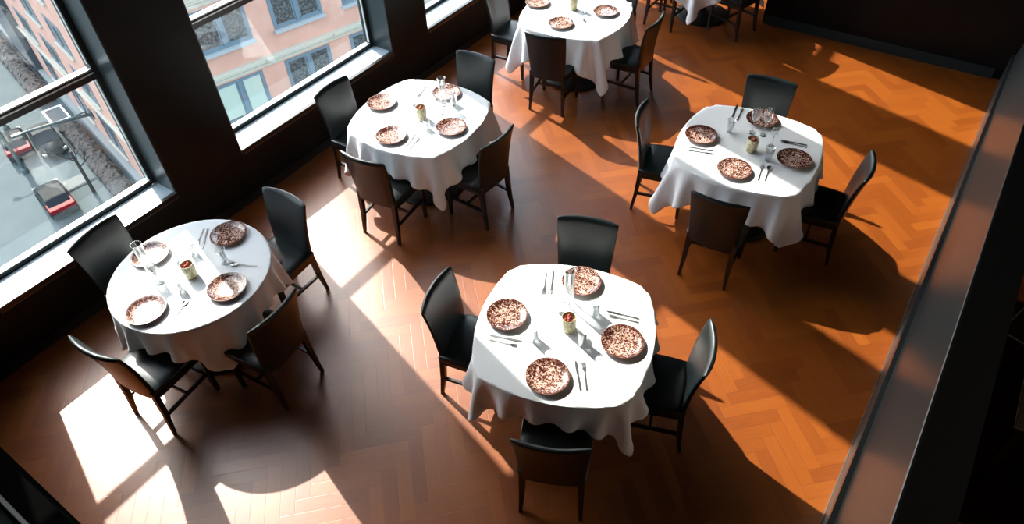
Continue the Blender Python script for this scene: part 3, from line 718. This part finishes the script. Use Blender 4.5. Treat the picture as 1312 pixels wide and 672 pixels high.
def fwindow(ang, u0, u1, z0, z1, pane=None, mul=1, fw=.11, arch=False, sill=True, blind=False):
    bm = bmesh.new(); dpt = .05
    box(bm, u0, u1, -.03, dpt, z0, z0 + fw); box(bm, u0, u1, -.03, dpt, z1 - fw, z1); box(bm, u0, u0 + fw, -.03, dpt, z0 + fw, z1 - fw); box(bm, u1 - fw, u1, -.03, dpt, z0 + fw, z1 - fw)
    for k in range(mul):
        uc = u0 + (u1 - u0) * (k + 1) / (mul + 1); box(bm, uc - .09, uc + .09, -.05, dpt, z0 + fw, z1 - fw)
        for s in (-1, 1): pass
    cells = [u0 + (u1 - u0) * k / (mul + 1) for k in range(mul + 2)]
    for c0, c1 in zip(cells, cells[1:]):
        box(bm, c0 + .10, c1 - .10, -.02, dpt, z0 + fw, z0 + fw + .07); box(bm, c0 + .10, c0 + .16, -.02, dpt, z0 + fw, z1 - fw); box(bm, c1 - .16, c1 - .10, -.02, dpt, z0 + fw, z1 - fw)
    fr = face_obj('window', bm, M_blue, ang)
    for c0, c1 in zip(cells, cells[1:]):
        bm = bmesh.new(); box(bm, c0 + .05, c1 - .05, -.008, .03, z0 + fw * .8, z1 - fw * .8); link('pane', bm, pane or M_dpane, parent=fr)
        if blind:
            bm = bmesh.new(); box(bm, c0 + .17, c1 - .17, -.012, -.009, z0 + .25, z1 - fw); link('blind', bm, M_curtain, parent=fr)
    if sill:
        bm = bmesh.new(); box(bm, u0 - .06, u1 + .06, -.16, .02, z0 - .14, z0); link('window_sill', bm, M_cream if sill == 2 else mat_sillg, parent=fr)
    return fr
mat_sillg = mat('grey_stone_sill', (.24, .27, .28), .7)
# front face
for k in range(7):
    u = 1.33 + 3.24 * k
    fwindow(AF, u, u + 2.26, -9.2, -7.45)
    fwindow(AF, u, u + 2.20, -12.5, -10.62, blind=(k == 0), sill=False, fw=.13)
    fwindow(AF, u, u + 2.26, -6.0, -3.9)
cornice(AF, -.1, 30, -10.52, -10.14, .20, (.55, .55, 3.24))
cornice(AF, -.1, 30, -7.32, -6.95, .16)
cornice(AF, -.1, 46, 1.0, 1.5, .4)
# side face along the street
zz = [(-24.6, -22.0), (-20.4, -18.4), (-16.8, -14.8), (-13.2, -11.2), (-9.6, -7.4)]
for k in range(9):
    u = -8.2 - 6.4 * k
    if -49 < u < -37: continue
    for z0, z1 in zz: fwindow(AL, u - 3.4, u, z0, z1, fw=.3, mul=1, sill=2)
for z0, z1 in ((-21.5, -21.2), (-10.52, -10.14)): cornice(AL, -90, .1, z0, z1, .2)
bm = bmesh.new(); box(bm, -48, -40.5, -.5, .02, G, TOPZ); face_obj('cladding_strip', bm, M_bluedark, AL)
bm = bmesh.new(); box(bm, -90, 0, -.45, 0, G, G + .9); face_obj('plinth', bm, mat('grey_stone_plinth', (.20, .22, .22), .8), AL)
# hedge along the base of the street side
def fw_pt(ang, u, y, z): return Vector((COR.x + math.cos(ang) * u - math.sin(ang) * y, COR.y + math.sin(ang) * u + math.cos(ang) * y, z))
for ua, ub, hl in ((-60, -36, 'far section of the brown leafless hedge along the salmon building'), (-31, -3, 'near section of the brown leafless hedge along the salmon building')):
    bm = bmesh.new(); rr = random.Random(8); nu, nv = int((ub - ua) * 6), 12; grid = []
    for i in range(nu + 1):
        row = []
        for j in range(nv + 1):
            t = j / nv; a_ = PI * t; y = -1.45 - .70 * math.cos(a_); z = G + .8 * math.sin(a_) ** .6 if 0 < j < nv else G
            if i in (0, nu): z = G
            p = Vector((ua + (ub - ua) * i / nu, y, z)); n_ = noise.noise(p * 3.1) * .12 + rr.uniform(-.05, .05)
            p.y += n_; p.z = max(G, p.z + (n_ + rr.uniform(-.05, .05) if 0 < j < nv else 0)); row.append(bm.verts.new(p))
        grid.append(row)
    for i in range(nu):
        for j in range(nv): bm.faces.new((grid[i][j], grid[i + 1][j], grid[i + 1][j + 1], grid[i][j + 1]))
    o = link('hedge', bm, M_hedge, loc=(COR.x, COR.y, 0), rot=(0, 0, AL)); tag(o, hl, 'hedge')

# cars
def make_car(paint, tail):
    r = thing('car')
    bm = bmesh.new(); rows = []   # body sections along y (front +)
    for y, hw, z0, z1 in ((-2.15, .70, .45, .80), (-2.1, .80, .30, .92), (-1.6, .86, .22, .98), (-.5, .88, .2, .93), (.7, .88, .2, .92), (1.2, .86, .2, .88), (1.9, .80, .25, .74), (2.12, .68, .32, .62)):
        rows.append([(-hw, y, z0), (-hw * 1.02, y, (z0 + z1) / 2), (-hw * .93, y, z1), (0, y, z1 + .03), (hw * .93, y, z1), (hw * 1.02, y, (z0 + z1) / 2), (hw, y, z0)])
    loft_panel(bm, rows); link('body', bm, paint, parent=r, smooth=True)
    bm = bmesh.new(); rows = []
    for y, hw, z1 in ((-1.75, .72, .98), (-1.25, .68, 1.38), (-.4, .66, 1.46), (.25, .66, 1.40), (1.05, .76, .92)):
        rows.append([(-hw * 1.08, y, .88), (-hw, y, z1), (0, y, z1 + .03), (hw, y, z1), (hw * 1.08, y, .88)])
    loft_panel(bm, rows); cb = link('cabin', bm, M_carglass, parent=r, smooth=False)
    bm = bmesh.new(); rows = []
    for y in (-1.2, -.4, .22): 
        z = {-1.2: 1.40, -.4: 1.475, .22: 1.42}[y]; rows.append([(-.64, y, z), (0, y, z + .04), (.64, y, z), (.64, y, z - .03), (-.64, y, z - .03)])
    loft_panel(bm, rows); link('roof', bm, paint, parent=r)
    bm = bmesh.new(); box(bm, -.83, .83, -2.16, -1.15, .74, 1.05); bevel(bm, .05); link('tail_panel', bm, M_carred, parent=r)
    for s in (-1, 1):
        bm = bmesh.new(); box(bm, s * .72 - .12, s * .72 + .12, 1.9, 2.13, .5, .66); link('headlamp', bm, M_carlight, parent=r)
        for y in (-1.35, 1.3):
            bm = bmesh.new(); bmesh.ops.create_cone(bm, segments=20, radius1=.32, radius2=.32, depth=.22, cap_ends=True, matrix=Matrix.Translation((s * .80, y, .32)) @ Matrix.Rotation(PI / 2, 4, 'Y')); link('wheel', bm, M_tyre, parent=r)
    return r
car = make_car(M_carblack, True); car.location = (-31.2, 37.3, G); car.rotation_euler = (0, 0, R(132 - 90))
tag(car, 'black car with a red tail on the street, nearer of the two driving cars', 'car', 'cars on the street')
c2 = copy_tree(car); c2.location = (-37.2, 44.2, G); c2.rotation_euler = (0, 0, R(128 - 90)); tag(c2, 'black car with a red tail on the street, farther of the two driving cars', 'car', 'cars on the street')
c3 = copy_tree(car); c3.location = (-34.9, 44.4, G); c3.rotation_euler = (0, 0, R(-50 - 90)); tag(c3, 'dark car parked against the hedge', 'car', 'cars on the street')
for ch in c3.children:
    if ch.name.startswith('tail_panel'): bpy.data.objects.remove(ch, do_unlink=True)

# street lamp posts, wall arm, tree, grates
def post(loc, h, label):
    r = thing('lamp_post', loc=loc, label=label, cat='lamp post', group='street lamp posts')
    bm = bmesh.new(); tube(bm, [(0, 0, 0), (0, 0, h)], [.14, .08], 12); link('pole', bm, M_steelpost, parent=r)
    bm = bmesh.new(); lathe(bm, [(0, 0), (.26, 0), (.24, .3), (.15, .45), (0, .46)], 16); link('base', bm, M_steelpost, parent=r)
    bm = bmesh.new(); tube(bm, [(0, 0, h - .1), (-.5, -.3, h + .2), (-1.1, -.7, h + .25)], [.06, .05, .05], 8); a_ = link('bracket', bm, M_steelpost, parent=r)
    bm = bmesh.new(); box(bm, -1.5, -1.0, -.95, -.6, h + .12, h + .26); bevel(bm, .03); link('lamp_head', bm, M_steelpost, parent=r)
post((-35.3, 41.2, G), 9.0, 'slim dark lamp post in the middle of the street at the left edge')
post((-39.4, 46.9, G), 8.0, 'slim dark lamp post behind the farther driving car')
A = fw_pt(AL, -26.5, 0, -23.3); Bp = fw_pt(AL, -26.5, -4.9, -22.7)
arm = thing('street_light_arm', loc=A, rz=AL, label='long horizontal lamp arm reaching out from the salmon building over the street', cat='street light')
bm = bmesh.new(); tube(bm, [(0, -.05, 0), (0, -2.4, .35), (0, -4.9, .6)], [.13, .11, .08], 10); link('arm', bm, M_steelpost, parent=arm)
bm = bmesh.new(); tube(bm, [(0, -.3, .1), (.5, -.5, .6), (.6, -1.0, .6), (0, -1.4, .25)], .05, 8); link('stay_loop', bm, M_steelpost, parent=arm)
bm = bmesh.new(); box(bm, -.18, .18, -5.3, -4.6, .5, .66); bevel(bm, .04); link('lamp_head', bm, M_steelpost, parent=arm)
bm = bmesh.new(); box(bm, -.25, .25, -.08, 0.0, -.35, .35); link('wall_plate', bm, M_steelpost, parent=arm)
tree = thing('bare_tree', loc=(-29.1, 38.3, G), label='small bare tree with thin twigs on the pavement beside the hedge', cat='tree')
bm = bmesh.new(); tube(bm, [(0, 0, 0), (.03, .02, 2), (0, .05, 3.6)], [.13, .11, .09], 10); link('trunk', bm, M_bark, parent=tree)
rt = random.Random(4)
def branch(bm, p, d, l, r, depth):
    q = p + d * l; tube(bm, [p, (p + q) / 2 + Vector((rt.uniform(-.05, .05),) * 3), q], [r, r * .8, r * .6], 5)
    if depth:
        for _ in range(3):
            nd = (d + Vector((rt.uniform(-.7, .7), rt.uniform(-.7, .7), rt.uniform(-.2, .6)))).normalized(); branch(bm, p + d * l * rt.uniform(.5, 1), nd, l * .62, r * .55, depth - 1)
for k in range(4):
    bm = bmesh.new(); d = Vector((math.cos(k * 1.6 + .3), math.sin(k * 1.6 + .3), .75)).normalized(); branch(bm, Vector((0, .03, 2.3 + .25 * k)), d, 1.2, .05, 3); link('branch', bm, M_bark, parent=tree)
def slab(name, cx, cy, w, l, rz, m, h, label, cat):
    bm = bmesh.new(); box(bm, -w / 2, w / 2, -l / 2, l / 2, 0, h)
    if name == 'drain_grate':
        for k in range(9): box(bm, -w / 2 + .1, w / 2 - .1, -l / 2 + .1 + k * (l - .2) / 9, -l / 2 + .16 + k * (l - .2) / 9, h, h + .02)
    return tag(link(name, bm, m, loc=(cx, cy, G), rot=(0, 0, rz)), label, cat)
slab('drain_grate', -31.0, 39.7, 1.5, 1.5, R(-48), M_grate, .03, 'square dark grate set in the street beside the bare tree', 'grate')
h = thing('cellar_hatch', loc=(-36.2, 48.6, G), rz=R(-48.8), label='white framed cellar hatch on the pavement beside the salmon building', cat='hatch')
bm = bmesh.new(); box(bm, -1.3, 1.3, -.75, -.6, 0, .2); box(bm, -1.3, 1.3, .6, .75, 0, .2); box(bm, -1.3, -1.15, -.6, .6, 0, .2); box(bm, 1.15, 1.3, -.6, .6, 0, .2); link('frame', bm, mat('white_painted_frame', (.8, .8, .8), .6), parent=h)
bm = bmesh.new(); box(bm, -1.15, 1.15, -.6, .6, 0, .12); link('cover', bm, M_grate, parent=h)
